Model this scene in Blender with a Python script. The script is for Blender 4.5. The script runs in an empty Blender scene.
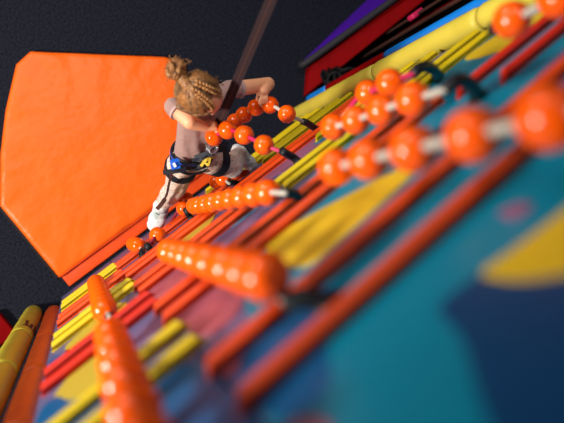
import bpy, bmesh, math, random
from mathutils import Vector, Matrix, noise
random.seed(4)
S = bpy.context.scene
COL = S.collection
YW = .290
H = 4.0                       # camera height above the carpet
V = Vector

# ------------------------------------------------------------------ camera
F = 600.0; CX, CY = 282.0, 211.5
RX = V((-0.75321034, -0.59910334, 0.27156835))
RY = V((0.57368525, -0.80029828, -0.17437861))
RZ = V((0.32180649, 0.02445098, 0.94648969))
M = Matrix((RX, RY, RZ)).to_4x4(); M.translation = V((0, 0, H))
cd = bpy.data.cameras.new('camera'); cam = bpy.data.objects.new('camera', cd); COL.objects.link(cam)
cam.matrix_world = M
cd.sensor_width = 36; cd.lens = F / 564 * 36; cd.clip_start = .02
cd.dof.use_dof = True; cd.dof.focus_distance = 2.85; cd.dof.aperture_fstop = 1.2
S.camera = cam
S.view_settings.view_transform = 'Standard'; S.view_settings.look = 'None'
S.view_settings.gamma = 1; S.view_settings.use_curve_mapping = False
S.view_settings.exposure = 0.0

def W(x, y, z): return V((x, y, z + H))

def px(p, depth):      # point seen at image position p, `depth` below the camera
    c = V(((p[0] - CX) / F, -(p[1] - CY) / F, -1)); w = V((RX.dot(c), RY.dot(c), RZ.dot(c))); return w * (depth / -w.z) + V((0, 0, H))
def wp(x, y):          # where the sight line through image position (x, y) meets the wall sheet
    w = px((x, y), 1.0) - V((0, 0, H)); return w * (YW / w.y) + V((0, 0, H))

# ------------------------------------------------------------------ materials
MATS = {}
def mat(name, col, rough=.5, metal=0, coat=0, spec=.3, bump=None, sheen=0, sss=0, mix=None):
    """mix=(colour2, scale, lo, hi[, stretch]) noise blend; bump=(scale, strength[, dist])"""
    if name in MATS: return MATS[name]
    m = bpy.data.materials.new(name); m.use_nodes = True
    nt = m.node_tree; b = nt.nodes['Principled BSDF']
    b.inputs['Base Color'].default_value = (*col, 1)
    b.inputs['Roughness'].default_value = rough
    b.inputs['Metallic'].default_value = metal
    b.inputs['Coat Weight'].default_value = coat
    b.inputs['Coat Roughness'].default_value = .12
    b.inputs['Specular IOR Level'].default_value = spec
    b.inputs['Sheen Weight'].default_value = sheen
    if sss:
        b.inputs['Subsurface Weight'].default_value = sss
        b.inputs['Subsurface Radius'].default_value = (.012, .005, .003)
        b.inputs['Subsurface Scale'].default_value = 1
    tc = nt.nodes.new('ShaderNodeTexCoord')
    if mix or True:
        c2, sc, lo, hi, st = (mix + ((1, 1, 1),))[:5] if mix else (tuple(c * .86 for c in col), 9, .35, .75, (1, 1, 1))
        mp = nt.nodes.new('ShaderNodeMapping'); mp.inputs['Scale'].default_value = st
        n = nt.nodes.new('ShaderNodeTexNoise'); n.inputs['Scale'].default_value = sc; n.inputs['Detail'].default_value = 4
        r = nt.nodes.new('ShaderNodeValToRGB')
        r.color_ramp.elements[0].position = lo; r.color_ramp.elements[1].position = hi
        r.color_ramp.elements[0].color = (*col, 1); r.color_ramp.elements[1].color = (*c2, 1)
        nt.links.new(tc.outputs['Object'], mp.inputs[0]); nt.links.new(mp.outputs[0], n.inputs['Vector'])
        nt.links.new(n.outputs['Fac'], r.inputs[0]); nt.links.new(r.outputs[0], b.inputs['Base Color'])
    if bump:
        n2 = nt.nodes.new('ShaderNodeTexNoise'); n2.inputs['Scale'].default_value = bump[0]; n2.inputs['Detail'].default_value = 5
        nt.links.new(tc.outputs['Object'], n2.inputs['Vector'])
        bp = nt.nodes.new('ShaderNodeBump'); bp.inputs['Strength'].default_value = bump[1]
        bp.inputs['Distance'].default_value = bump[2] if len(bump) > 2 else .004
        nt.links.new(n2.outputs['Fac'], bp.inputs['Height']); nt.links.new(bp.outputs[0], b.inputs['Normal'])
    MATS[name] = m
    return m

mat('carpet', (.005, .006, .011), .95, bump=(70, .9, .008), mix=((.016, .018, .029), 75, .33, .72), spec=.1)
mat('ball', (1.0, .108, .001), .2, coat=.4, mix=((1.0, .098, .001), 5, .4, .7))
mat('vinyl_orange', (.95, .130, .004), .42, bump=(5, .6, .03), mix=((.88, .118, .004), 3, .3, .7))
mat('vinyl_flap', (.80, .07, .004), .5, bump=(7, .3, .02))
mat('velcro', (.016, .012, .012), .95)
mat('led_yellow', (.62, .45, .005), .45)
mat('led_orange', (.70, .060, .004), .45)
mat('led_red', (.58, .018, .005), .45)
mat('rubber', (.010, .011, .013), .45)
mat('rope_white', (.50, .45, .38), .5)
mat('rope_pink', (.62, .02, .10), .4)
mat('rope_red', (.30, .01, .03), .5)
mat('pad_yellow', (.48, .41, .035), .45, bump=(22, .35, .006), mix=((.42, .33, .02), 6, .3, .7))
mat('pad_yellow_bright', (.66, .54, .07), .45, bump=(14, .3, .006), mix=((.58, .47, .05), 6, .3, .7))
mat('pad_orange', (.70, .105, .010), .42, bump=(22, .45, .006), mix=((.56, .07, .008), 7, .3, .7))
mat('pad_blue', (.005, .20, .70), .4)
mat('pad_red', (.20, .001, .002), .7, spec=.05, bump=(12, .3, .01))
mat('pad_purple', (.07, .008, .36), .7, spec=.1)
mat('trim_black', (.005, .005, .006), .7, spec=.15)
mat('trim_grey', (.02, .018, .024), .7)
mat('print_black', (.01, .01, .01), .5)
mat('paper', (.75, .80, .88), .5)
mat('skin', (.86, .43, .24), .45, sss=.12, bump=(60, .08, .001), mix=((.82, .35, .18), 14, .35, .7))
mat('lips', (.55, .16, .13), .4)
mat('eye', (.02, .015, .012), .2, coat=.6)
mat('shirt', (.37, .215, .185), .85, sheen=.3, bump=(9, .55, .02), mix=((.33, .20, .18), 12, .35, .7))
mat('shirt_trim', (.50, .34, .32), .85)
mat('harness', (.012, .013, .022), .6, bump=(80, .3, .002))
mat('harness_blue', (.006, .11, .62), .5)
mat('buckle', (.40, .41, .44), .3, metal=.8)
mat('cord_yellow', (.75, .50, .05), .6)
mat('strap_brown', (.075, .028, .020), .7)
mat('shoe', (.72, .71, .70), .6, bump=(50, .2, .002), mix=((.42, .50, .48), 26, .52, .62))
mat('shoe_sole', (.86, .66, .60), .5)
mat('webbing', (.030, .017, .020), .75, spec=.1, mix=((.05, .030, .032), 60, .4, .65, (12, 12, .3)))

def hair_mat():
    m = bpy.data.materials.new('hair'); m.use_nodes = True; nt = m.node_tree; b = nt.nodes['Principled BSDF']
    tc = nt.nodes.new('ShaderNodeTexCoord'); mp = nt.nodes.new('ShaderNodeMapping'); mp.inputs['Scale'].default_value = (9, 1.2, 3.0)
    mp.inputs['Rotation'].default_value = (0, 0, .35)
    n = nt.nodes.new('ShaderNodeTexNoise'); n.inputs['Scale'].default_value = 22; n.inputs['Detail'].default_value = 6
    r = nt.nodes.new('ShaderNodeValToRGB'); e = r.color_ramp.elements
    e[0].position = .33; e[0].color = (.10, .045, .018, 1); e[1].position = .68; e[1].color = (.74, .50, .25, 1)
    k = e.new(.5); k.color = (.38, .20, .085, 1)
    nt.links.new(tc.outputs['Object'], mp.inputs[0]); nt.links.new(mp.outputs[0], n.inputs['Vector'])
    nt.links.new(n.outputs['Fac'], r.inputs[0]); nt.links.new(r.outputs[0], b.inputs['Base Color'])
    bp = nt.nodes.new('ShaderNodeBump'); bp.inputs['Strength'].default_value = .9; bp.inputs['Distance'].default_value = .006
    nt.links.new(n.outputs['Fac'], bp.inputs['Height']); nt.links.new(bp.outputs[0], b.inputs['Normal'])
    b.inputs['Roughness'].default_value = .42
    MATS['hair'] = m
hair_mat()
mat('hair_lock', (.17, .062, .02), .4, mix=((.40, .185, .062), 60, .4, .62, (3, 1, 1)), bump=(120, .5, .003))
mat('hair_fair', (.44, .20, .065), .4, mix=((.30, .125, .04), 60, .4, .6))
mat('hair_dark', (.10, .045, .02), .5, mix=((.30, .16, .07), 60, .4, .6))

def leggings_mat():
    m = bpy.data.materials.new('leggings'); m.use_nodes = True; nt = m.node_tree; b = nt.nodes['Principled BSDF']
    tc = nt.nodes.new('ShaderNodeTexCoord')
    n = nt.nodes.new('ShaderNodeTexNoise'); n.inputs['Scale'].default_value = 26; n.inputs['Detail'].default_value = 3; n.inputs['Distortion'].default_value = 1.6
    r = nt.nodes.new('ShaderNodeValToRGB'); e = r.color_ramp.elements
    e[0].position = .36; e[0].color = (.72, .36, .24, 1); e[1].position = .70; e[1].color = (.50, .36, .25, 1)
    for p, c in ((.42, (.78, .62, .53)), (.48, (.80, .66, .57)), (.50, (.22, .20, .15)), (.52, (.30, .28, .24)), (.535, (.80, .66, .56)), (.59, (.80, .64, .54)), (.64, (.70, .34, .25))):
        k = e.new(p); k.color = (*c, 1)
    nt.links.new(tc.outputs['Object'], n.inputs['Vector']); nt.links.new(n.outputs['Fac'], r.inputs[0])
    nt.links.new(r.outputs[0], b.inputs['Base Color']); b.inputs['Roughness'].default_value = .8
    MATS['leggings'] = m
leggings_mat()

def panel_mat(name, col):
    """printed, glossy wall sheet with fine ribs"""
    m = bpy.data.materials.new(name); m.use_nodes = True; nt = m.node_tree; b = nt.nodes['Principled BSDF']
    tc = nt.nodes.new('ShaderNodeTexCoord'); w = nt.nodes.new('ShaderNodeTexWave')
    w.bands_direction = 'Z'; w.inputs['Scale'].default_value = 28; w.inputs['Distortion'].default_value = .4
    n = nt.nodes.new('ShaderNodeTexNoise'); n.inputs['Scale'].default_value = 6; n.inputs['Detail'].default_value = 4
    mx = nt.nodes.new('ShaderNodeMix'); mx.data_type = 'RGBA'
    mx.inputs[6].default_value = (*col, 1); mx.inputs[7].default_value = (*[c * .72 for c in col], 1)
    mu = nt.nodes.new('ShaderNodeMath'); mu.operation = 'MULTIPLY'
    nt.links.new(tc.outputs['Object'], w.inputs['Vector']); nt.links.new(tc.outputs['Object'], n.inputs['Vector'])
    nt.links.new(w.outputs['Fac'], mu.inputs[0]); nt.links.new(n.outputs['Fac'], mu.inputs[1])
    nt.links.new(mu.outputs[0], mx.inputs[0]); nt.links.new(mx.outputs[2], b.inputs['Base Color'])
    b.inputs['Roughness'].default_value = .4; b.inputs['Specular IOR Level'].default_value = .3
    MATS[name] = m
for nm, c in (('print_base', (.12, .11, .23)), ('print_pink', (.34, .085, .12)), ('print_yellow_dimmed', (.50, .38, .04)), ('print_yellow', (.74, .48, .02)),  # darker yellow is the same ink, lower wall's light level put into its colour
              ('print_blue', (.006, .09, .24)), ('print_teal', (.0, .21, .33)), ('print_navy', (.002, .05, .15)),
              ('print_mauve', (.30, .12, .22)), ('print_sand', (.42, .38, .20))):
    panel_mat(nm, c)

# ------------------------------------------------------------------ object helpers
def finish(name, bm, m, parent=None, smooth=True, label=None):
    me = bpy.data.meshes.new(name); bm.normal_update(); bm.to_mesh(me); bm.free()
    return link(name, me, m, parent, smooth, label)
def link(name, me, m, parent=None, smooth=True, label=None):
    for p in me.polygons: p.use_smooth = smooth
    me.materials.clear(); me.materials.append(MATS[m])
    o = bpy.data.objects.new(name, me); COL.objects.link(o)
    if parent: adopt(o, parent)
    if label: o['label'] = label
    return o
def origin(o):
    x = V((0, 0, 0)); p = o
    while p: x += p.location; p = p.parent
    return x
def adopt(o, parent):
    """plain parenting by translation only: every root sits unrotated at its base"""
    o.parent = parent; o.location = o.location - origin(parent)
def empty(name, loc, label, cat, group=None):
    o = bpy.data.objects.new(name, None); COL.objects.link(o); o.location = loc; o.empty_display_size = .05
    return tag(o, label, cat, group)
def tag(o, label, cat, group=None, kind=None):
    o['label'] = label; o['category'] = cat
    if group: o['group'] = group
    if kind: o['kind'] = kind
    return o

def spline(pts, n=6):
    pts = [V(p) for p in pts]
    if len(pts) < 3: return pts
    P = [pts[0] * 2 - pts[1]] + pts + [pts[-1] * 2 - pts[-2]]; out = []
    for i in range(1, len(P) - 2):
        a, b, c, d = P[i - 1:i + 3]
        for k in range(n):
            t = k / n
            out.append(.5 * ((2 * b) + (c - a) * t + (2 * a - 5 * b + 4 * c - d) * t * t + (3 * b - a - 3 * c + d) * t ** 3))
    out.append(pts[-1]); return out
def frames(pts):
    T = []
    for i in range(len(pts)):
        d = pts[min(i + 1, len(pts) - 1)] - pts[max(i - 1, 0)]
        T.append(d.normalized() if d.length > 1e-9 else V((0, 0, 1)))
    u = T[0].orthogonal().normalized(); R = []
    for t in T:
        u = (u - t * u.dot(t)); u = u.normalized() if u.length > 1e-6 else t.orthogonal().normalized()
        R.append((t, u, t.cross(u)))
    return R
def tube(bm, pts, r, seg=12, closed=False, caps=True, flat=None, up=None):
    """r float or list; flat=(a,b) half sizes of a flat band whose face normal follows 'up'"""
    pts = [V(p) for p in pts]; n = len(pts); R = frames(pts); rings = []
    for i, p in enumerate(pts):
        t, u, w = R[i]
        if up is not None:
            uu = V(up[i]) if isinstance(up, list) else V(up)
            if closed: t = (pts[(i + 1) % n] - pts[i - 1]).normalized()
            u = (uu - t * uu.dot(t)).normalized(); w = t.cross(u)
        ring = []
        if flat:
            a, b = flat
            for sx, sy in ((-1, -1), (1, -1), (1, 1), (-1, 1)): ring.append(bm.verts.new(p + w * a * sx + u * b * sy))
        else:
            rr = r[i] if isinstance(r, (list, tuple)) else r
            for k in range(seg):
                th = 2 * math.pi * k / seg; ring.append(bm.verts.new(p + u * math.cos(th) * rr + w * math.sin(th) * rr))
        rings.append(ring)
    m = len(rings[0])
    for i in range(n if closed else n - 1):
        A, B = rings[i], rings[(i + 1) % n]
        for k in range(m): bm.faces.new((A[k], A[(k + 1) % m], B[(k + 1) % m], B[k]))
    if caps and not closed:
        bm.faces.new(rings[0][::-1]); bm.faces.new(rings[-1])
def ell(bm, c, r, rot=None, seg=20, rings=12):
    mt = Matrix.Translation(V(c)) @ (rot.to_4x4() if rot else Matrix()) @ Matrix.Diagonal((*(r if isinstance(r, (tuple, list)) else (r, r, r)), 1))
    bmesh.ops.create_uvsphere(bm, u_segments=seg, v_segments=rings, radius=1, matrix=mt)
def cone(bm, a, b, ra, rb, n=8):
    """tapered capsule as a run of spheres; meant for remeshing"""
    a, b = V(a), V(b); L = (b - a).length; k = max(2, int(L / (min(ra, rb) * .35)))
    for i in range(k + 1):
        t = i / k; bmesh.ops.create_icosphere(bm, subdivisions=2, radius=ra + (rb - ra) * t, matrix=Matrix.Translation(a.lerp(b, t)))
def ellcone(bm, a, b, ra, rb, rot, n=8):
    a, b = V(a), V(b)
    for i in range(n + 1):
        t = i / n; rr = [ra[k] + (rb[k] - ra[k]) * t for k in range(3)]
        ell(bm, a.lerp(b, t), rr, rot, 18, 12)
def box(bm, lo, hi, bev=0):
    lo, hi = V(lo), V(hi)
    r = bmesh.ops.create_cube(bm, size=1, matrix=Matrix.Translation((lo + hi) / 2) @ Matrix.Diagonal((*(hi - lo), 1)))
    if bev:
        es = list({e for v in r['verts'] for e in v.link_edges})
        bmesh.ops.bevel(bm, geom=es, offset=bev, segments=3, profile=.5, affect='EDGES')
def fused(bm, voxel=.004, smooth=6, fac=.5):
    """fuse overlapping shapes into ONE continuous skin"""
    me = bpy.data.meshes.new('tmp'); bm.to_mesh(me); bm.free()
    o = bpy.data.objects.new('tmp', me); COL.objects.link(o)
    r = o.modifiers.new('r', 'REMESH'); r.mode = 'VOXEL'; r.voxel_size = voxel; r.use_smooth_shade = True
    s = o.modifiers.new('s', 'SMOOTH'); s.iterations = smooth; s.factor = fac
    dg = bpy.context.evaluated_depsgraph_get(); dg.update()
    out = bpy.data.meshes.new_from_object(o.evaluated_get(dg))
    bpy.data.objects.remove(o); bpy.data.meshes.remove(me)
    return out
def rebase(me, off):
    me.transform(Matrix.Translation(-V(off)))
def put(name, bm_or_me, m, root, base=None, smooth=True, label=None):
    """a part whose mesh was written in world coordinates, stored local to its root"""
    off = origin(root)
    if isinstance(bm_or_me, bmesh.types.BMesh):
        me = bpy.data.meshes.new(name); bm_or_me.normal_update(); bm_or_me.to_mesh(me); bm_or_me.free()
    else: me = bm_or_me
    rebase(me, off)
    for p in me.polygons: p.use_smooth = smooth
    me.materials.clear(); me.materials.append(MATS[m])
    o = bpy.data.objects.new(name, me); COL.objects.link(o); o.parent = root
    if label: o['label'] = label
    return o
NB = bmesh.new

# ------------------------------------------------------------------ floor
bm = NB(); box(bm, (-7, -5, -.06), (3.5, 3.0, 0)); o = finish('floor', bm, 'carpet', smooth=False); o['kind'] = 'structure'

# ------------------------------------------------------------------ crash mat
MT = .06
matroot = empty('crash_mat', (-.4, -.35, 0), 'large orange vinyl crash mat with cut corners lying on the dark carpet', 'mat')
outline = [(.275, .185), (.278, -.37), (.09, -.62), (-.09, -.815), (-.262, -.968), (-.31, -1.01), (-.425, -1.032), (-1.105, -.566), (-1.15, -.50), (-1.03, .185)]
bm = NB()
# cushion: rings inset toward the centre with a rounded rim and slightly puckered edge
c = V((-.42, -.35))
dense = []
for i in range(len(outline)):
    a, b = V(outline[i]), V(outline[(i + 1) % len(outline)]); k = max(1, int((b - a).length / .02))
    for j in range(k): dense.append(a.lerp(b, j / k))
levels = [(0, .0), (0, MT * .55), (.004, MT * .8), (.014, MT * .96), (.035, MT), (.08, MT), (.2, MT * 1.01), (.5, MT * 1.02)]
rings = []
for ins, z in levels:
    rr = []
    for q in dense:
        d = (c - q); p = q + d * min(ins / d.length, .98) if ins < .5 else q.lerp(c, .8)
        pk = (noise.noise(V((q.x * 9, q.y * 9, 0))) * .006) if .01 < ins < .1 else 0
        rr.append(bm.verts.new((p.x, p.y, z + pk)))
    rings.append(rr)
n = len(dense)
for A, B in zip(rings, rings[1:]):
    for k in range(n): bm.faces.new((A[k], A[(k + 1) % n], B[(k + 1) % n], B[k]))
bm.faces.new(rings[-1]); bm.faces.new(rings[0][::-1])
bmesh.ops.recalc_face_normals(bm, faces=bm.faces)
put('cover', bm, 'vinyl_orange', matroot)
bm = NB(); box(bm, (-1.03, .180, .004), (.262, .266, .022), .004)
put('flap', bm, 'vinyl_flap', matroot, label='thin lower orange flap along the wall side')
bm = NB(); box(bm, (.276, -.36, .006), (.292, .180, .030), .003); put('velcro_edge', bm, 'velcro', matroot, label='black fastening strip')
bm = NB()
for k in range(1):
    tube(bm, spline([(.262, .183, MT * .8), (-.4, .186, MT * .82), (-1.02, .184, MT * .8)]), .0035, 8)
put('seam', bm, 'vinyl_flap', matroot)

# ------------------------------------------------------------------ climbing wall panel with its print
wallr = empty('climbing_wall', (-.62, YW + .03, 0), 'upright climbing wall sheet printed with teal, yellow, pink and navy shapes', 'climbing wall')
bm = NB(); box(bm, (-.023, YW, .02), (.335, YW + .045, 5.0), .002); put('panel', bm, 'print_base', wallr, smooth=False)
bm = NB(); box(bm, (-1.585, YW, .02), (-.027, YW + .045, 5.0), .002); put('panel', bm, 'print_base', wallr, smooth=False)
def shape(m, pts, lift=1, r=2):
    """closed rounded outline (x, z) laid on the sheet as a thin film"""
    P = [V((p[0], 0, p[1])) for p in pts]
    for _ in range(r):                                    # corner cutting rounds it
        Q = []
        for i in range(len(P)):
            a, b = P[i], P[(i + 1) % len(P)]; Q += [a.lerp(b, .2), a.lerp(b, .8)]
        P = Q
    bm = NB(); y = YW - .0006 * lift
    f = bm.faces.new([bm.verts.new((p.x, YW + .0005, p.z)) for p in P])
    ex = bmesh.ops.extrude_face_region(bm, geom=[f]); vs = [g for g in ex['geom'] if isinstance(g, bmesh.types.BMVert)]
    for v in vs: v.co.y = y
    bmesh.ops.recalc_face_normals(bm, faces=bm.faces)
    bmesh.ops.triangulate(bm, faces=[f for f in bm.faces if len(f.verts) > 4])
    put('printed_shape', bm, m, wallr, smooth=False)
shape('print_teal', [(-.22, 2.45), (-.14, 3.0), (-.02, 3.22), (.0, 4.9), (-1.57, 4.9), (-1.57, 2.25), (-1.0, 2.1), (-.6, 2.3)], 1, 1)
shape('print_pink', [(-.03, 1.05), (-.25, 1.4), (-.28, 1.9), (-.16, 2.32), (-.21, 2.80), (-.12, 2.96), (-.04, 2.94), (-.03, 2.2)], 3)
shape('print_pink', [(-.02, .9), (.15, .75), (.12, 1.25), (.05, 1.5), (-.02, 1.62)], 1)
shape('print_pink', [(-.028, 3.04), (-.09, 3.06), (-.06, 3.17), (-.03, 3.20)], 4)
shape('print_yellow_dimmed', [(.30, 2.46), (.19, 2.30), (.10, 2.36), (.08, 2.60), (.13, 2.66), (.24, 2.66)], 1)
shape('print_yellow_dimmed', [(.27, 1.86), (.06, 1.80), (.02, 2.0), (.08, 2.18), (.17, 2.24), (.26, 2.05)], 1)
shape('print_blue', [(.333, 1.92), (.25, 1.98), (.25, 2.04), (.30, 2.10), (.333, 2.10)], 1)
shape('print_blue', [(.333, 2.50), (.28, 2.46), (.23, 2.66), (.10, 2.70), (.05, 2.9), (.10, 3.3), (.333, 3.3)], 2)
shape('print_sand', [(.22, 1.28), (.10, 1.12), (-.01, 1.4), (.0, 1.72), (.12, 1.70), (.2, 1.5)], 2)
shape('print_yellow_dimmed', [(.25, .5), (.05, .45), (-.0, .7), (.15, .9), (.26, .8)], 2)
shape('print_yellow', [(-.31, 2.62), (-.40, 2.66), (-.57, 2.88), (-.62, 2.96), (-.52, 3.00), (-.37, 3.01), (-.26, 3.02), (-.25, 2.86)], 4)
shape('print_yellow_dimmed', [(-.25, 1.75), (-.42, 1.68), (-.56, 1.2), (-.46, 1.05), (-.25, 1.35), (-.20, 1.6)], 4)
shape('print_teal', [(-.30, 1.9), (-.42, 1.78), (-.55, 1.8), (-.55, 2.1), (-.38, 2.1)], 2)
shape('print_mauve', [(-.75, 1.35), (-1.1, 1.4), (-1.2, 1.65), (-.95, 1.95), (-.7, 1.8)], 3)
shape('print_teal', [(-.95, 1.66), (-1.06, 1.66), (-1.10, 1.76), (-1.0, 1.82), (-.93, 1.75)], 4)
shape('print_yellow', [(-1.30, 2.30), (-1.45, 2.35), (-1.50, 2.62), (-1.2, 2.66), (-1.22, 2.48)], 4)
shape('print_blue', [(-.03, 3.02), (-.10, 3.08), (-.16, 3.16), (-.24, 3.14), (-.22, 3.26), (-.14, 3.32), (-.10, 3.42), (-.03, 3.40)], 2)
shape('print_navy', [(-.235, 3.44), (-.30, 3.455), (-.55, 3.60), (-.9, 4.6), (-.05, 4.6), (-.09, 3.72), (-.155, 3.60), (-.21, 3.52)], 3, 1)
shape('print_pink', [(-.035, 3.40), (-.065, 3.43), (-.070, 3.48), (-.045, 3.50), (-.03, 3.45)], 4)
shape('print_yellow', [(-.292, 3.452), (-.34, 3.47), (-.44, 3.49), (-.46, 3.62), (-.32, 3.60), (-.29, 3.52)], 5, 1)
shape('print_mauve', [(-.405, 3.37), (-.43, 3.39), (-.42, 3.43), (-.39, 3.42)], 5)
shape('print_blue', [(.13, 2.72), (.0, 2.97), (-.021, 3.08), (-.021, 3.9), (.2, 3.9), (.27, 2.9)], 1)
shape('print_base', [(-.72, 3.05), (-1.57, 2.9), (-1.57, 3.35), (-.80, 3.28)], 4, 1)

# ------------------------------------------------------------------ ledge rails (pairs of bolted ledges)
RAILGROUP = 'horizontal ledge rails bolted across the climbing wall'
def rail(label, m, xr, xl, zb, gap=.165):
    root = empty('ledge_rail', W((xr + xl) / 2, YW, zb - gap / 2), label, 'ledge', RAILGROUP)
    for z in (zb, zb - gap):
        bm = NB(); zc = z + H; yf = .260; cut = .020; th = .0095
        # section in (y, z): base flange on the sheet, shelf, small raised lip
        sec = [(YW - .0005, -.013), (YW - .004, -.014), (YW - .006, -.011), (yf + .004, -.0075), (yf, -.004),
               (yf - .001, .002), (yf + .004, .0095), (yf + .011, .014), (yf + .0155, .0125), (YW - .006, -.001), (YW - .003, .001), (YW - .0005, .001)]
        def ring(x, sgn):
            out = []
            for y, dz in sec:
                k = (YW - y) / (YW - yf)                  # ends are cut back at the front
                out.append(bm.verts.new((x - sgn * cut * max(0, k) * 1.0, y, zc + dz)))
            return out
        n = max(2, int((xr - xl) / .1)); R = [ring(xr, 1)]
        for i in range(1, n): R.append(ring(xr + (xl - xr) * i / n, 0))
        R.append(ring(xl, -1)); m_ = len(sec)
        for A, B in zip(R, R[1:]):
            for k in range(m_): bm.faces.new((A[k], A[(k + 1) % m_], B[(k + 1) % m_], B[k]))
        bm.faces.new(R[0][::-1]); bm.faces.new(R[-1])
        bmesh.ops.recalc_face_normals(bm, faces=bm.faces)
        put('ledge', bm, m, root, smooth=False)
rail('lowest yellow ledge rail nearest the carpet, its end beside the orange edge pad', 'led_yellow', .315, -.045, -3.17)
rail('short orange ledge rail just above the lowest yellow one beside the orange edge pad', 'led_orange', .318, -.045, -2.66)
rail('short yellow ledge rail beside the orange pad, between an orange and a red rail', 'led_yellow', .32, -.045, -2.17)
rail('short red ledge rail ending beside the orange edge pad above a printed yellow shape', 'led_red', .325, -.055, -1.62)
rail('short blurred yellow ledge rail crossing behind the big bead rope at the bottom left', 'led_yellow', .325, -.055, -1.04)
rail('lowest orange ledge rail running under the white shoe of the climber', 'led_orange', -.008, -.86, -3.05)
rail('long orange ledge rail passing just under the two black sleeves by the small bead ropes', 'led_orange', -.008, -1.55, -2.48)
rail('orange ledge rail starting at the lower centre below the long bead row by the foot', 'led_orange', -.008, -.53, -1.93)
rail('orange red ledge rail with its near end beside the middle blurred bead rope', 'led_orange', -.008, -.93, -1.35)
rail('thickest and most blurred red ledge rail, nearest the viewer over the teal print', 'led_orange', -.008, -1.08, -.690, .175)
rail('yellow ledge rail crossing behind the bead ropes just right of the centre', 'led_yellow', -.56, -.93, -1.80)
rail('yellow ledge rail starting beside the grip of the climber under the upper bead ropes', 'led_yellow', -.96, -1.57, -2.15)
rail('dark yellow ledge rail at the upper right reaching the yellow edge pad', 'led_yellow', -.96, -1.57, -1.70)
rail('red ledge rail at the top right corner beside the upper bead rope', 'led_red', -.905, -1.57, -1.10)
rail('yellow ledge rail under the raised left shoe of the climber', 'led_yellow', -.91, -1.57, -2.95)
rail('lowest yellow ledge rail at the foot of the yellow edge pad', 'led_yellow', -.70, -1.57, -3.42)

# ------------------------------------------------------------------ padded edge tubes
def pad(label, m, x, y, r, segs, writing=None, ztop=None, name='edge_pad', group='round edge pads standing along the wall sides'):
    root = empty(name, (x, y, 0), label, 'pad', group)
    z = segs[0]
    for z0, z1 in zip(segs, segs[1:]):
        bm = NB(); n = 36; rings = []; k = max(6, int((z1 - z0) / .03))
        for i in range(k + 1):
            t = i / k; zz = z0 + .004 + (z1 - z0 - .006) * t
            e = min(t, 1 - t) * (z1 - z0); rr = r * (1 - .10 * max(0, 1 - e / .015) ** 2)
            if z0 == segs[0] and i == 0: rr = r * .96
            ring = []
            for j in range(n):
                a = 2 * math.pi * j / n
                w = 1 + .018 * noise.noise(V((math.cos(a) * 1.5, math.sin(a) * 1.5, zz * 9)))
                ring.append(bm.verts.new((x + math.cos(a) * rr * w, y + math.sin(a) * rr * w, zz)))
            rings.append(ring)
        for A, B in zip(rings, rings[1:]):
            for j in range(n): bm.faces.new((A[j], A[(j + 1) % n], B[(j + 1) % n], B[j]))
        bm.faces.new(rings[0][::-1]); bm.faces.new(rings[-1])
        put('sleeve', bm, m, root)
    return root
pad('orange padded edge tube at the bottom left of the picture, touching the wall side', 'pad_orange', .432, .345, .053, [0, 1.02, 1.72, 2.35, 2.95, 3.6, 4.3])
yp = pad('yellow padded edge tube at the bottom left with small black printed letters', 'pad_yellow', .525, .268, .053, [0, .90, 1.62, 2.25, 2.9, 3.6, 4.3])
# worn black lettering wrapping the lower sleeve
bm = NB()
def stroke(a0, z0, a1, z1, w=.0075):
    n = 6; rr = .0545; pr = None
    a0, a1 = math.radians(a0), math.radians(a1)
    d = V(((a1 - a0) * rr, (z1 - z0))); L = d.length; nx, nz = -d.y / L * w, d.x / L * w
    for i in range(n + 1):
        t = i / n; a = a0 + (a1 - a0) * t; z = z0 + (z1 - z0) * t
        q = []
        for s in (-1, 1):
            aa = a + s * nx / rr
            for dr in (0, .0012):
                q.append(bm.verts.new((.525 + math.cos(aa) * (rr + dr), .268 + math.sin(aa) * (rr + dr), z + s * nz)))
        if pr:
            bm.faces.new((pr[1], pr[3], q[3], q[1])); bm.faces.new((pr[0], q[0], q[2], pr[2]))
            bm.faces.new((pr[0], pr[1], q[1], q[0])); bm.faces.new((pr[2], q[2], q[3], pr[3]))
        pr = q
LT = -232; LZ = .80
stroke(LT, LZ, LT + 44, LZ); stroke(LT + 2, LZ, LT + 2, LZ - .16); stroke(LT + 16, LZ, LT + 16, LZ - .11); stroke(LT + 30, LZ, LT + 30, LZ - .17)
stroke(LT + 50, LZ, LT + 100, LZ); stroke(LT + 62, LZ, LT + 56, LZ - .11); stroke(LT + 84, LZ, LT + 90, LZ - .15)
bmesh.ops.recalc_face_normals(bm, faces=bm.faces)
put('lettering', bm, 'print_black', yp, smooth=False, label='black printed letters')
pad('long bright yellow padded edge tube running to the top right behind the rails', 'pad_yellow_bright', -1.645, .252, .052, [0, 1.25, 2.10, 2.75, 3.4, 4.3])
bp = pad('blue padded tube with one red sleeve just beyond the long bright yellow pad', 'pad_blue', -1.80, .216, .027, [0, .35, 1.15, 2.1, 3.3, 4.2])
mid = [c for c in bp.children][1]; mid.data.materials.clear(); mid.data.materials.append(MATS['pad_red']); mid['label'] = 'red middle sleeve'

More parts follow.
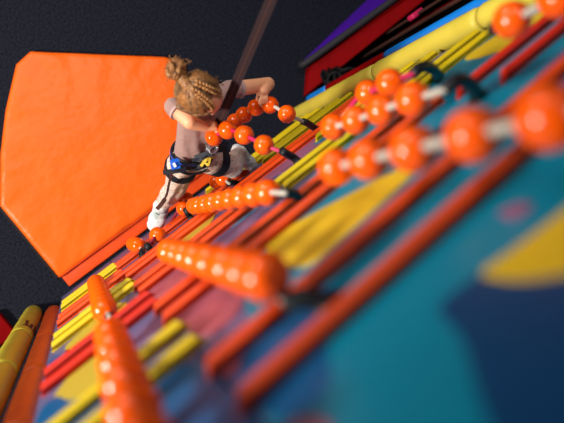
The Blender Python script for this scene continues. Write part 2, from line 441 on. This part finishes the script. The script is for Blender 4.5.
# ------------------------------------------------------------------ bead ropes
BALL = None
def ball_mesh():
    global BALL
    if BALL: return BALL
    bm = NB(); bmesh.ops.create_uvsphere(bm, u_segments=32, v_segments=20, radius=.0385)
    # a bored ball: dimple the two poles
    for v in bm.verts:
        d = math.hypot(v.co.x, v.co.y)
        if d < .010: v.co.z *= .93
    BALL = bpy.data.meshes.new('ball'); bm.to_mesh(BALL); bm.free()
    for p in BALL.polygons: p.use_smooth = True
    BALL.materials.append(MATS['ball']); return BALL
BG = 'bead ropes of orange balls hung on the climbing wall'
def bead_rope(label, balls, sleeves=(), paths=(), stopper=None):
    """balls: centres; sleeves: polylines from wall outwards; paths: (material, polyline)"""
    base = sleeves[0][0] if sleeves else balls[0]
    root = empty('bead_rope', V(base), label, 'climbing hold', BG)
    off = V(base)
    for i, b in enumerate(balls):
        o = bpy.data.objects.new('ball', ball_mesh()); COL.objects.link(o); o.parent = root; o.location = V(b) - off
        a = V(balls[max(i - 1, 0)]); c = V(balls[min(i + 1, len(balls) - 1)])
        if (a - c).length > 1e-5: o.rotation_euler = (a - c).to_track_quat('Z', 'Y').to_euler()
    for s in sleeves:
        bm = NB(); P = spline(s, 6); tube(bm, P, [.0155 if i > len(P) * .12 else .0175 for i in range(len(P))], 16)
        put('sleeve', bm, 'rubber', root)
        bm = NB(); p = V(s[0]); tube(bm, [(p.x, YW + .004, p.z), (p.x, YW - .006, p.z)], .024, 18); put('anchor_plate', bm, 'rubber', root)
    for m, pth in paths:
        bm = NB(); tube(bm, spline(pth, 6), .0078, 10); put('rope', bm, m, root)
    if stopper:
        bm = NB(); ell(bm, stopper, (.014, .014, .02)); put('stopper', bm, 'rubber', root)
    return root
def col(x, y, zs): return [W(x, y, z) for z in zs]
def hang(label, x, y, zs, a, gap=.03, m='rope_white', dy=.03, dx=0):
    B = col(x, y, zs); a = V(a)
    e = W(x + dx, y + dy, zs[0] + gap)
    sl = [a, a.lerp(e, .35) + V((0, -.008, .004)), a.lerp(e, .75) + V((0, -.004, .004)), e]
    return bead_rope(label, B, [sl], [(m, [sl[-2], sl[-1], B[0], B[1], B[-1], B[-1] - V((0, 0, .055))])], B[-1] - V((0, 0, .055)))
hang('longest blurred bead rope in the lower centre, its black sleeve over a red rail', -.160, .210,
     [-.825, -.925, -1.034, -1.184, -1.332, -1.475, -1.616, -1.764], wp(327, 303), .01, dy=.045)
hang('row of orange beads just below the climber, white rope showing at its sleeve', -.455, .226,
     [-1.590, -1.72, -1.865, -2.01, -2.155, -2.30, -2.445, -2.59, -2.70], wp(302, 199), .115, dy=.010)
hang('very blurred bead rope at the bottom edge left of the centre, nearest the viewer', .090, .238,
     [-.57, -.69, -.82, -.97, -1.12, -1.27, -1.42], W(.09, YW, -.45))
hang('short tapering bead rope at the left, its black sleeve above the large blurred rope', .089, .246,
     [-1.90, -2.03, -2.16, -2.29, -2.42, -2.55, -2.68, -2.80], wp(110, 322), .045, dy=.022)
hang('large blurred bead rope at the right with white rope showing between spread beads', -.470, .204,
     [-.40, -.535, -.672, -.822, -.973, -1.118], W(-.48, YW, -.24))
hang('bead rope at the top right corner with one whole orange bead and white rope', -.925, .171,
     [-.75, -.876, -1.003], W(-.94, YW, -.60))
# loop at upper right (two strands)
L1 = [px((413, 99), 1.12), px((382, 110), 1.27), px((356, 120), 1.42), px((334, 127), 1.56)]
L2 = [px((390, 83), 1.42), px((368, 93), 1.60)]
bead_rope('bead rope loop above the centre, four beads on white rope below a black arched sleeve', L1[::1] + L2[::-1],
          [[wp(479, 98), px((470, 84), 1.06), px((457, 80), 1.02), px((445, 90), 1.02)],
           [wp(438, 78), px((433, 69), 1.45), px((422, 67), 1.38), px((413, 74), 1.37)]],
          [('rope_white', [px((447, 88), 1.02), px((432, 94), 1.07)] + L1 + [px((338, 122), 1.70), px((350, 108), 1.76)]),
           ('rope_pink', [px((350, 108), 1.76), px((358, 98), 1.70), L2[1], L2[0], px((415, 73), 1.37)])])
# loop the climber holds
g = {k: px(p, d) for k, p, d in [('a', (264, 145), 2.174), ('b', (244, 135), 2.274), ('c', (227.5, 130), 2.383), ('d', (214, 137), 2.50),
                                 ('e', (235, 121.5), 2.74), ('f', (244, 115), 2.665), ('g', (256, 107.5), 2.59), ('h', (270, 105), 2.49), ('i', (287, 114), 2.40)]}
order = [g[k] for k in 'abcdefghi']
bead_rope('bead rope loop pulled out and gripped by the climber with both hands', order,
          [[wp(300, 164), px((294, 158), 2.16), px((287, 154), 2.13), px((282, 151), 2.11)],
           [wp(320, 131), px((313, 127), 2.50), px((307, 123), 2.46), px((303, 121.5), 2.44)]],
          [('rope_pink', [px((285, 153), 2.12), g['a'], g['b'], g['c'], g['d']]),
           ('rope_white', [g['d'], px((222, 131), 2.74), g['e'], g['f'], g['g'], g['h'], g['i'], px((305, 122.5), 2.45)])])
# small ones near the floor
A7 = px((157.6, 235), 2.87); A8 = px((186, 199.5), 3.08); A9 = px((184, 208.5), 2.99)
bead_rope('small bead rope loop under the right shoe of the climber', [A7, A8, A9],
          [[wp(152, 254), px((150.5, 250), 2.83), px((148, 247), 2.81), px((147, 245), 2.83)],
           [wp(192, 220), px((190, 217), 2.96), px((187.5, 212.5), 2.92), px((185.5, 209), 2.93)]],
          [('rope_red', [px((148, 246), 2.83), A7, px((165, 236), 3.14), px((176, 214), 3.22), A8, A9, px((186, 210), 2.94)])])
hang('small cluster of orange beads at a black sleeve left of the right shoe', -.165, .238, [-3.00, -3.11, -3.22], wp(143, 257), .05)
hang('two orange beads at a black sleeve between the legs of the climber', -.690, .225, [-2.93, -3.09], wp(237, 184), .045)

# ------------------------------------------------------------------ neighbouring attraction beyond the yellow pad
sl = empty('padded_ramp', (-2.4, 0, 0), 'red padded ramp with black curb and purple outer side beyond the yellow pad', 'ramp')
def prism(name, m, pts, faces, root=sl, label=None, bev=.006):
    bm = NB(); vs = [bm.verts.new(p) for p in pts]
    for f in faces: bm.faces.new([vs[i] for i in f])
    bmesh.ops.recalc_face_normals(bm, faces=bm.faces)
    if bev: bmesh.ops.bevel(bm, geom=list(bm.edges), offset=bev, segments=2, affect='EDGES')
    put(name, bm, m, root, smooth=False, label=label)
HEX = [(0, 1, 2, 3), (7, 6, 5, 4), (0, 4, 5, 1), (1, 5, 6, 2), (2, 6, 7, 3), (3, 7, 4, 0)]
x0, x1 = -1.90, -3.6
prism('red_side', 'pad_red', [(x0 + .13, .186, .0), (x0 - .01, .03, .0), (x0 - .01, .03, .09), (x0 + .13, .178, .04),
                              (x1, .120, .0), (x1, .01, .0), (x1, .01, .95), (x1, .060, .90)], HEX)
prism('purple_side', 'pad_purple', [(x0 - .02, -.03, 0), (x0, -.005, 0), (x0, -.005, .10), (x0 - .02, -.02, .08),
                                    (x1, -.24, 0), (x1, -.005, 0), (x1, -.005, .95), (x1, -.05, .90)], HEX)
bm = NB(); tube(bm, spline([(x0 + .0, -.02, .03), (x0 - .02, -.004, .14), (-2.6, -.008, .46), (x1, -.016, 1.02)], 8), .024, 14)
put('curb', bm, 'trim_grey', sl, label='dark curb roll')
bm = NB(); box(bm, (-3.9, .315, .0), (-1.93, .36, 4.6), .003)
o = finish('climbing_panel', bm, 'trim_black', smooth=False); tag(o, 'plain black climbing panel beyond the blue padded tube', 'climbing wall')
# tangled rope
bm = NB(); rr = random.Random(3)
c0 = px((336, 78), 3.72)
for k in range(15):
    ax = V((rr.uniform(-1, 1), rr.uniform(-1, 1), rr.uniform(-1, 1))).normalized(); u = ax.orthogonal().normalized(); w = ax.cross(u)
    cc = c0 + V((rr.uniform(-.07, .07), rr.uniform(-.03, .03), rr.uniform(-.10, .10))); R_ = rr.uniform(.04, .075)
    tube(bm, [cc + u * math.cos(t * .33) * R_ + w * math.sin(t * .33) * R_ * rr.uniform(.85, 1) for t in range(19)], .012, 8, closed=True)
tube(bm, spline([c0, c0 + V((.02, .04, -.12)), c0 + V((.0, .03, -.30)), (-1.95, .22, .012)]), .009, 8)
o = finish('rope_coil', bm, 'trim_black'); tag(o, 'tangled black rope bundle hanging beside the red ramp', 'rope')
def atx(x_, X):        # where the sight line through image position x_ reaches the plane x = X
    w = px(x_, 1.0) - V((0, 0, H)); return w * (X / w.x) + V((0, 0, H))
qb = atx((416, 15), -2.45); qc = atx((374, 63), -2.20)
for (xa, ya, top_, m, r_, lab) in [
        (qb.x, qb.y, 3.2, 'strap_brown', .010, 'dark brown pole carrying the small crimson foam block'),
        (qc.x, qc.y, 2.6, 'pad_red', .008, 'thin dark red pole behind the small white card'),
        (-2.30, .200, 3.3, 'strap_brown', .012, 'brown pole in the dark gap nearest the blue tube'),
        (-2.62, .215, 3.3, 'pad_red', .010, 'red pole in the dark gap next to the blue tube')]:
    bm = NB(); tube(bm, [(xa, ya, 0), (xa, ya, top_ * .5), (xa, ya, top_)], r_, 12); o = finish('pole', bm, m); tag(o, lab, 'pole')
bm = NB(); box(bm, qb - V((.05, .022, .035)), qb + V((.05, .014, .035)), .012); o = finish('foam_block', bm, 'rope_pink'); tag(o, 'small crimson foam block in the dark gap at the top right', 'block')
bm = NB(); box(bm, qc - V((.045, .012, .05)), qc + V((.045, -.0085, .05)), .001); o = finish('paper_card', bm, 'paper', smooth=False); tag(o, 'small white card in the dark gap beside the blue tube', 'card')
bm = NB(); box(bm, (.66, .12, 0), (1.0, .30, .07), .012); o = finish('corner_pad', bm, 'pad_red'); tag(o, 'small piece of dark red pad at the left edge on the carpet', 'pad')

# ------------------------------------------------------------------ the climber
P = empty('person', W(-.55, .1, -3.35), 'child climber in a dusty pink shirt, floral leggings and harness, gripping a bead loop', 'person')
head = W(-.657, -.135, -2.27)
Fw = V((-.46, .80, -.34)).normalized()
Lf = Fw.cross(V((0, .3, 1))).normalized() * -1        # the child's left = -X side
Lf = V((-1, -.12, .0)); Lf = (Lf - Fw * Lf.dot(Fw)).normalized()
Up = Fw.cross(Lf); Up = Up if Up.z > 0 else -Up
HR = Matrix((Lf, Fw, Up)).transposed()                # local x=left, y=forward, z=up
def hp(x, y, z): return head + Lf * x + Fw * y + Up * z
neck = px((200, 103), 2.40); chest = px((198, 118), 2.52); pelv = px((192, 158), 2.74)
rsh = px((174, 107), 2.42); lsh = px((229, 90), 2.43)
relb = px((190, 122), 2.38); rwr = px((205, 127), 2.40)
lelb = px((268, 84), 2.50); lwr = px((264, 91.5), 2.46)
rhip = px((182, 164), 2.78); rkn = px((176, 187), 2.96); rank = px((162, 205), 3.17); rtoe = px((150, 233), 3.24)
lhip = px((205, 158), 2.76); lkn = px((232, 167), 2.86); lank = px((240, 152), 3.10); ltoe = px((248, 160), 3.10)
tup = (neck - pelv).normalized(); tl = (lsh - rsh); tl = (tl - tup * tl.dot(tup)).normalized(); tf = tup.cross(tl)
if tf.y < 0: tf = -tf
TR = Matrix((tl, tf, tup)).transposed()
bm = NB()
ell(bm, hp(0, -.004, .012), (.070, .086, .082), HR, 32, 24)            # skull
ell(bm, hp(0, .030, -.038), (.052, .052, .056), HR, 24, 16)            # face / jaw
ell(bm, hp(0, .050, -.070), (.024, .024, .020), HR)                    # chin
for s in (-1, 1):
    ell(bm, hp(s * .030, .052, -.036), (.024, .022, .022), HR)         # cheeks
    ell(bm, hp(s * .071, -.004, -.018), (.010, .018, .025), HR)        # ears
    ell(bm, hp(s * .026, .073, .014), (.020, .010, .008), HR)          # brows
cone(bm, hp(0, .082, .008), hp(0, .097, -.026), .007, .0125)           # nose
ell(bm, hp(0, .078, -.050), (.020, .011, .008), HR)
cone(bm, hp(0, -.012, -.05), neck, .036, .040)
cone(bm, neck, chest, .042, .05)
ellcone(bm, chest, pelv, (.085, .055, .06), (.082, .058, .06), TR)
for a, e, w, r in ((rsh, relb, rwr, 1), (lsh, lelb, lwr, 1)):
    cone(bm, chest.lerp(a, .5) + tup * .03, a, .04, .036); cone(bm, a, e, .036, .031); cone(bm, e, w, .030, .0215)
for h, k, a, t in ((rhip, rkn, rank, rtoe), (lhip, lkn, lank, ltoe)):
    cone(bm, h, k, .056, .043); cone(bm, k, a, .042, .028); cone(bm, a, a.lerp(t, .25), .020, .016)
def hand(wr, fingdir, pnorm, left, curl=(50, 70, 50), scale=1.0):
    d = V(fingdir).normalized(); n_ = V(pnorm); n_ = (n_ - d * n_.dot(d)).normalized(); s = d.cross(n_) * (1 if left else -1)
    k = scale
    for u in (-.014, -.004, .008, .018):
        cone(bm, wr + s * u * .6 * k, wr + d * .046 * k + s * u * k, .0135 * k, .0115 * k)
    for i, (u, L) in enumerate(((-.0225, .040), (-.0075, .045), (.0075, .042), (.0215, .034))):
        p = wr + d * .048 * k + s * u * k; ang = 0; lens = (L * .46 * k, L * .32 * k, L * .26 * k); r0 = .0078 * k
        for c_, l in zip(curl, lens):
            ang += math.radians(c_); q = p + (d * math.cos(ang) + n_ * math.sin(ang) + s * u * .4) * l
            cone(bm, p, q, r0, r0 * .92); p = q; r0 *= .92
    p = wr + d * .014 * k - s * .020 * k
    for v, l in (((d * .5 - s * .8 + n_ * .35), .022), ((d * .75 - s * .1 + n_ * .65), .020), ((d * .55 + s * .35 + n_ * .7), .016)):
        q = p + v.normalized() * l * k; cone(bm, p, q, .0088 * k, .0080 * k); p = q
rh_t = px((218, 125), 2.40); lh_t = px((263, 104), 2.46)
hand(rwr, rh_t - rwr, V((.1, .45, -.9)), False, (45, 60, 50), .88)
hand(lwr, lh_t - lwr, V((.15, .5, -.85)), True, (28, 38, 40), .72)
body = put('body', fused(bm, .0034, 5), 'skin', P)
bm = NB()
for s in (-1, 1):                                                     # closed lids looking down: lash lines
    tube(bm, spline([hp(s * .014, .084, -.004), hp(s * .026, .084, -.009), hp(s * .038, .074, -.004)]), .0022, 8)
put('eyelashes', bm, 'eye', P)
bm = NB(); ell(bm, hp(0, .0885, -.047), (.014, .004, .0035), HR); ell(bm, hp(0, .087, -.053), (.012, .004, .0035), HR); put('lips', bm, 'lips', P)

# hair: cap, hairline sweep, two braids, bun, flyaways
bm = NB()
ell(bm, hp(0, -.022, .020), (.075, .078, .078), HR, 36, 28)
ell(bm, hp(0, -.040, -.012), (.072, .062, .070), HR, 30, 20)
for s in (-1, 1):
    cone(bm, hp(s * .068, .018, .012), hp(s * .070, -.04, -.03), .016, .02)
    cone(bm, hp(s * .045, .040, .050), hp(s * .066, .018, .020), .010, .014)
hm = fused(bm, .004, 4)
hair = put('hair', hm, 'hair_dark', P)
bun = px((175.5, 69), 2.20)
def surf(x, y):                       # point on top of the hair cap
    z = .020 + .078 * math.sqrt(max(0, 1 - (x / .075) ** 2 - ((y + .022) / .078) ** 2)); return hp(x, y, z)
for s, xo in ((-1, -.020), (1, .016)):
    bm = NB(); n = 11
    for i in range(n):
        t = i / (n - 1); y = .046 - t * .115; c0 = surf(xo * (1.5 - .7 * t) + .004, y)
        d = (surf(xo, y - .01) - surf(xo, y + .01)).normalized(); nrm = (c0 - head).normalized(); w = d.cross(nrm)
        for q in (-1, 1):
            dd = (d * .8 + w * q * .6).normalized(); rot = Matrix((dd, nrm.cross(dd).normalized(), nrm)).transposed()
            ell(bm, c0 + w * q * .0065 + nrm * .0075 + d * (.004 * q), (.0092, .0052, .0075), rot, 12, 8)
    put('braid', bm, 'hair_fair', hair)
bm = NB(); rb = random.Random(8)
ell(bm, bun, .026)
for k in range(9):
    ax = (V((rb.uniform(-1, 1), rb.uniform(-1, 1), rb.uniform(-1, 1)))).normalized(); u = ax.orthogonal().normalized(); w = ax.cross(u)
    c0 = bun + V((rb.uniform(-.008, .008), rb.uniform(-.008, .008), rb.uniform(-.006, .008)))
    R_ = rb.uniform(.024, .031)
    tube(bm, [c0 + u * math.cos(t * .45) * R_ + w * math.sin(t * .45) * R_ for t in range(14)], [.010 + .003 * math.sin(t) for t in range(14)], 10, closed=True)
cone(bm, bun, hp(0, -.085, .045), .018, .024)
put('bun', bm, 'hair_lock', hair)
bm = NB()
def wisp(a, b, amp, r=.0011):
    a, b = V(a), V(b); m1 = a.lerp(b, .4) + V((rb.uniform(-1, 1), rb.uniform(-1, 1), rb.uniform(-1, 1))) * amp
    m2 = a.lerp(b, .75) + V((rb.uniform(-1, 1), rb.uniform(-1, 1), rb.uniform(-1, 1))) * amp
    tube(bm, spline([a, m1, m2, b], 5), r, 5)
for k in range(46):
    d = V((rb.gauss(0, 1), rb.gauss(0, 1), rb.gauss(.3, 1))).normalized(); wisp(bun + d * .022, bun + d * rb.uniform(.036, .058), .016)
for k in range(8): wisp(px((178, 64), 2.19), px((rb.uniform(181, 192), rb.uniform(57, 66)), 2.17), .012, .0013)
for k in range(70):
    x = rb.uniform(-.07, .07); y = rb.uniform(-.08, .06)
    if (x / .077) ** 2 + ((y + .022) / .078) ** 2 > .93: continue
    a = surf(x, y); nn = (a - head).normalized(); wisp(a, a + nn * rb.uniform(.004, .012) - Fw * rb.uniform(.01, .035), .006, .0008)
for k in range(10): wisp(hp(.06, .03, .03), hp(.085 + rb.uniform(-.01, .01), .03 + rb.uniform(-.03, .03), .04), .008, .0009)
put('flyaway_hair', bm, 'hair_lock', hair)
# combed strands: from the hairline over the crown to the bun
bc = (bun - head); blx, bly, blz = bc.dot(Lf), bc.dot(Fw), bc.dot(Up)
for nm, mt, seed, cnt in (('fair_strands', 'hair_fair', 1, 150), ('brown_strands', 'hair_lock', 2, 170), ('dark_strands', 'hair_dark', 5, 120)):
    bm = NB(); q_ = random.Random(seed)
    for k in range(cnt):
        th = q_.choice((-1, 1)) * (q_.uniform(.62, 2.3) if nm != 'dark_strands' else q_.uniform(.35, 1.5))
        sx, sy, sz = math.sin(th), math.cos(th), -.15 - .35 * abs(math.sin(th)) + q_.uniform(-.1, .25)
        pts = []
        for i_ in range(9):
            t = i_ / 8
            d_ = (V((sx, sy, sz)).lerp(V((.08 + blx * 2, bly * 8, blz * 8)) .normalized(), t ** .85)); d_ += V((0, 0, .55 * math.sin(math.pi * t)))
            d_.normalize(); lift = 1.0 + q_.uniform(.0, .012) + .03 * math.sin(math.pi * t)
            pts.append(hp(d_.x * .077 * lift, -.022 + d_.y * .080 * lift, .020 + d_.z * .080 * lift))
        r0 = q_.uniform(.0010, .0021); tube(bm, spline(pts, 3), r0, 5)
    o = put(nm, bm, mt, hair); o['kind'] = 'stuff'

# shirt
bm = NB()
ellcone(bm, chest + tup * .045, pelv + tup * .035, (.092, .064, .05), (.088, .068, .05), TR, 10)
for a, e in ((rsh, relb), (lsh, lelb)):
    cone(bm, chest.lerp(a, .45) + tup * .035, a, .048, .040); cone(bm, a, a.lerp(e, .16), .041, .040)
cone(bm, chest + tup * .05, neck - tup * .01, .055, .046)
sh = fused(bm, .005, 6)
for v in sh.vertices:                      # soft vertical folds
    q = v.co - pelv; k = 1 - max(0, min(1, q.dot(tup) / .35)); v.co += (TR @ V((0, .006, 0))) * k * math.sin(q.dot(tl) * 110 + q.dot(tup) * 20)
    v.co += V((1, 1, 1)) * .003 * noise.noise(v.co * 22)
shirt = put('shirt', sh, 'shirt', P)
def band(root, name, m, c, ax, up_, a, b, wd, th, n=40, arc=(0, 360), wob=0):
    ax = V(ax).normalized(); u = V(up_); u = (u - ax * u.dot(ax)).normalized(); w = ax.cross(u); pts = []; ups = []
    closed = arc[1] - arc[0] >= 360; N = n
    for i in range(N if closed else N + 1):
        t = math.radians(arc[0] + (arc[1] - arc[0]) * i / N)
        pts.append(V(c) + u * math.cos(t) * a + w * math.sin(t) * b + ax * wob * math.sin(2 * t)); ups.append((u * math.cos(t) * b + w * math.sin(t) * a))
    bm = NB(); tube(bm, pts, 1, closed=closed, flat=(wd / 2, th / 2), up=ups); bmesh.ops.recalc_face_normals(bm, faces=bm.faces)
    return put(name, bm, m, root, smooth=False)
for a, e in ((rsh, relb), (lsh, lelb)):
    ax = (e - a); band(shirt, 'cuff', 'shirt_trim', a.lerp(e, .25), ax, V((0, 0, 1)), .0385, .0385, .010, .006)
band(shirt, 'collar', 'shirt_trim', neck - tup * .004, tup, tf, .050, .052, .012, .006)

# leggings
bm = NB()
ellcone(bm, pelv + tup * .04, pelv - tup * .02, (.088, .066, .05), (.088, .068, .05), TR, 5)
for h, k, a in ((rhip, rkn, rank), (lhip, lkn, lank)):
    cone(bm, h, k, .072, .056); cone(bm, k, k.lerp(a, .35), .056, .056); cone(bm, k.lerp(a, .35), k.lerp(a, .99), .056, .036)
lg = fused(bm, .0048, 5)
for v in lg.vertices: v.co += V((1, .5, 1)) * .004 * noise.noise(v.co * 30)
leg = put('leggings', lg, 'leggings', P)

# shoes
def shoe(a, t, up_, k=1.0):
    d = (t - a); d.normalize(); u = V(up_); u = (u - d * u.dot(d)).normalized(); s = d.cross(u)
    R = Matrix((s, d, u)).transposed()
    bm = NB()
    ell(bm, a - d * .022 * k - u * .010 * k, (.040 * k, .040 * k, .042 * k), R); ell(bm, a + d * .03 * k - u * .014 * k, (.042 * k, .058 * k, .037 * k), R)
    ell(bm, a + d * .09 * k - u * .022 * k, (.046 * k, .058 * k, .031 * k), R); ell(bm, a + d * .128 * k - u * .028 * k, (.042 * k, .042 * k, .024 * k), R)
    cone(bm, a, a + u * .022 * k, .040 * k, .042 * k)
    o = put('shoe', fused(bm, .004, 4), 'shoe', P)
    bm = NB(); ell(bm, a - (d * .014 + u * .046) * k, (.040 * k, .042 * k, .012), R); ell(bm, a + (d * .05 - u * .046) * k, (.040 * k, .07 * k, .012), R); ell(bm, a + (d * .115 - u * .046) * k, (.046 * k, .06 * k, .012), R)
    put('sole', fused(bm, .004, 2), 'shoe_sole', o)
    bm = NB()
    for c_ in range(4):
        q = a + d * (.034 + .014 * c_) * k + u * (.024 - .007 * c_) * k
        tube(bm, spline([q - s * .022 - u * .006, q + u * .004, q + s * .022 - u * .006]), .0028, 6)
    put('laces', bm, 'trim_grey', o)
shoe(rank, rtoe, V((-.1, -.35, 1)))
shoe(lank, ltoe, V((.1, -.3, 1)), .82)

# harness
hr = bpy.data.objects.new('harness', None); COL.objects.link(hr); hr.parent = P; hr.location = (0, 0, 0)
band(hr, 'waist_belt', 'harness', pelv + tup * .046, tup, tl, .100, .080, .048, .010, wob=.004)
band(hr, 'belt_edge', 'harness_blue', pelv + tup * .062, tup, tl, .103, .082, .008, .006, arc=(95, 255), wob=.004)
band(hr, 'hip_strap', 'harness', pelv + tup * .012, (tup + tf * .35), tl, .100, .084, .014, .008, wob=.006)
rd = (rkn - rhip).normalized(); ld = (lkn - lhip).normalized()
rc = rhip.lerp(rkn, .16); lc = lhip.lerp(lkn, .42)
band(hr, 'leg_loop', 'harness', rc, rd, V((1, 0, 0)), .074, .074, .036, .008)
band(hr, 'leg_loop', 'harness', lc, ld, V((0, 0, 1)), .065, .065, .046, .009)
def ribbon(name, m, pts, w, up_, th=.0025, root=hr):
    bm = NB(); tube(bm, spline(pts), 1, flat=(w, th), up=up_); return put(name, bm, m, root, smooth=False)
VD = V((.2, .03, .95))
ribbon('strap_tail', 'harness', [px((186, 169), 2.62), px((175, 171), 2.62), px((163, 172.5), 2.63)], .011, VD)
ribbon('size_tag', 'harness_blue', [px((174, 159), 2.61), px((176, 169), 2.615)], .020, VD)
ribbon('tag_mark', 'shoe', [px((173.5, 163), 2.600), px((175.5, 167), 2.602)], .006, VD, .002)
ribbon('side_strap', 'strap_brown', [px((172, 173), 2.62), px((169, 184), 2.74), px((166.5, 195), 2.87), px((162, 203), 2.95)], .0055, VD)
ribbon('strap_end', 'strap_brown', [px((165, 199), 2.92), px((161, 204.5), 2.96), px((157, 209), 3.0)], .010, VD)
ribbon('riser', 'harness', [px((195, 158), 2.62), px((208, 153), 2.58), px((214, 146), 2.55)], .012, VD)
ribbon('riser', 'harness', [px((186, 167), 2.68), px((200, 166), 2.64), px((214, 152), 2.56), px((226, 150), 2.66)], .009, VD)
ribbon('riser', 'harness', [px((192, 160), 2.64), px((205, 158), 2.58), px((228, 143), 2.62)], .007, VD)
bm = NB(); q = px((211, 147), 2.53)
for k in range(3): tube(bm, [q + V((math.cos(t * .5) * .020, math.sin(t * .5) * .013 + .008 * k, .006 * k)) for t in range(13)], .0045, 8, closed=True)
put('buckle', bm, 'buckle', hr)
ribbon('cord', 'cord_yellow', [px((201, 166), 2.60), px((206, 160), 2.57), px((214, 157), 2.58)], .006, VD)
ribbon('cord', 'cord_yellow', [px((203, 160), 2.59), px((208, 165), 2.57), px((210, 158), 2.57)], .005, VD)

# belay webbing with carabiner
tip = px((213, 138), 2.52)
top = px((271, 0), 1.85); d = (top - tip)
bw = empty('belay_strap', tip, 'brown grey belay strap running from the harness to the top of the picture', 'strap')
bm = NB(); tube(bm, [tip + d * t / 10 for t in range(0, 24)], 1, flat=(.019, .0015), up=VD); put('webbing', bm, 'webbing', bw, smooth=False)
bm = NB(); tube(bm, [tip + d * t / 10 + V((0, 0, .0025)) for t in range(0, 24)], 1, flat=(.0022, .0008), up=VD); put('stitching', bm, 'strap_brown', bw, smooth=False)
bm = NB(); e = d.normalized(); s = e.cross(VD).normalized()
tube(bm, [tip - e * .028 + e * math.cos(t * .4189) * .036 + s * math.sin(t * .4189) * .017 for t in range(15)], .0045, 8, closed=True); put('carabiner', bm, 'buckle', bw)

# ------------------------------------------------------------------ light
def spot(name, loc, target, radius, power, angle, blend, col=(1, 1, 1)):
    l = bpy.data.lights.new(name, 'SPOT'); l.shadow_soft_size = radius; l.energy = power; l.color = col
    l.spot_size = math.radians(angle); l.spot_blend = blend
    o = bpy.data.objects.new(name, l); COL.objects.link(o); o.location = loc
    o.rotation_euler = (V(target) - V(loc)).to_track_quat('-Z', 'Y').to_euler(); return o
spot('hall_lamp', (3.0, -1.3, 3.4), (-.7, .1, .9), .30, 1150, 92, .85, (1, .94, .85))
spot('front_lamp', (.2, -3.4, 3.3), (-.6, .2, .8), 1.1, 340, 96, .85, (1, .95, .90))
spot('ceiling_lamp', (-1.4, -2.4, 6.0), (-.6, -.5, 0), .5, 350, 60, .9, (1, .96, .92))
w = bpy.data.worlds.new('world'); S.world = w; w.use_nodes = True
w.node_tree.nodes['Background'].inputs[0].default_value = (.5, .55, .8, 1); w.node_tree.nodes['Background'].inputs[1].default_value = .06
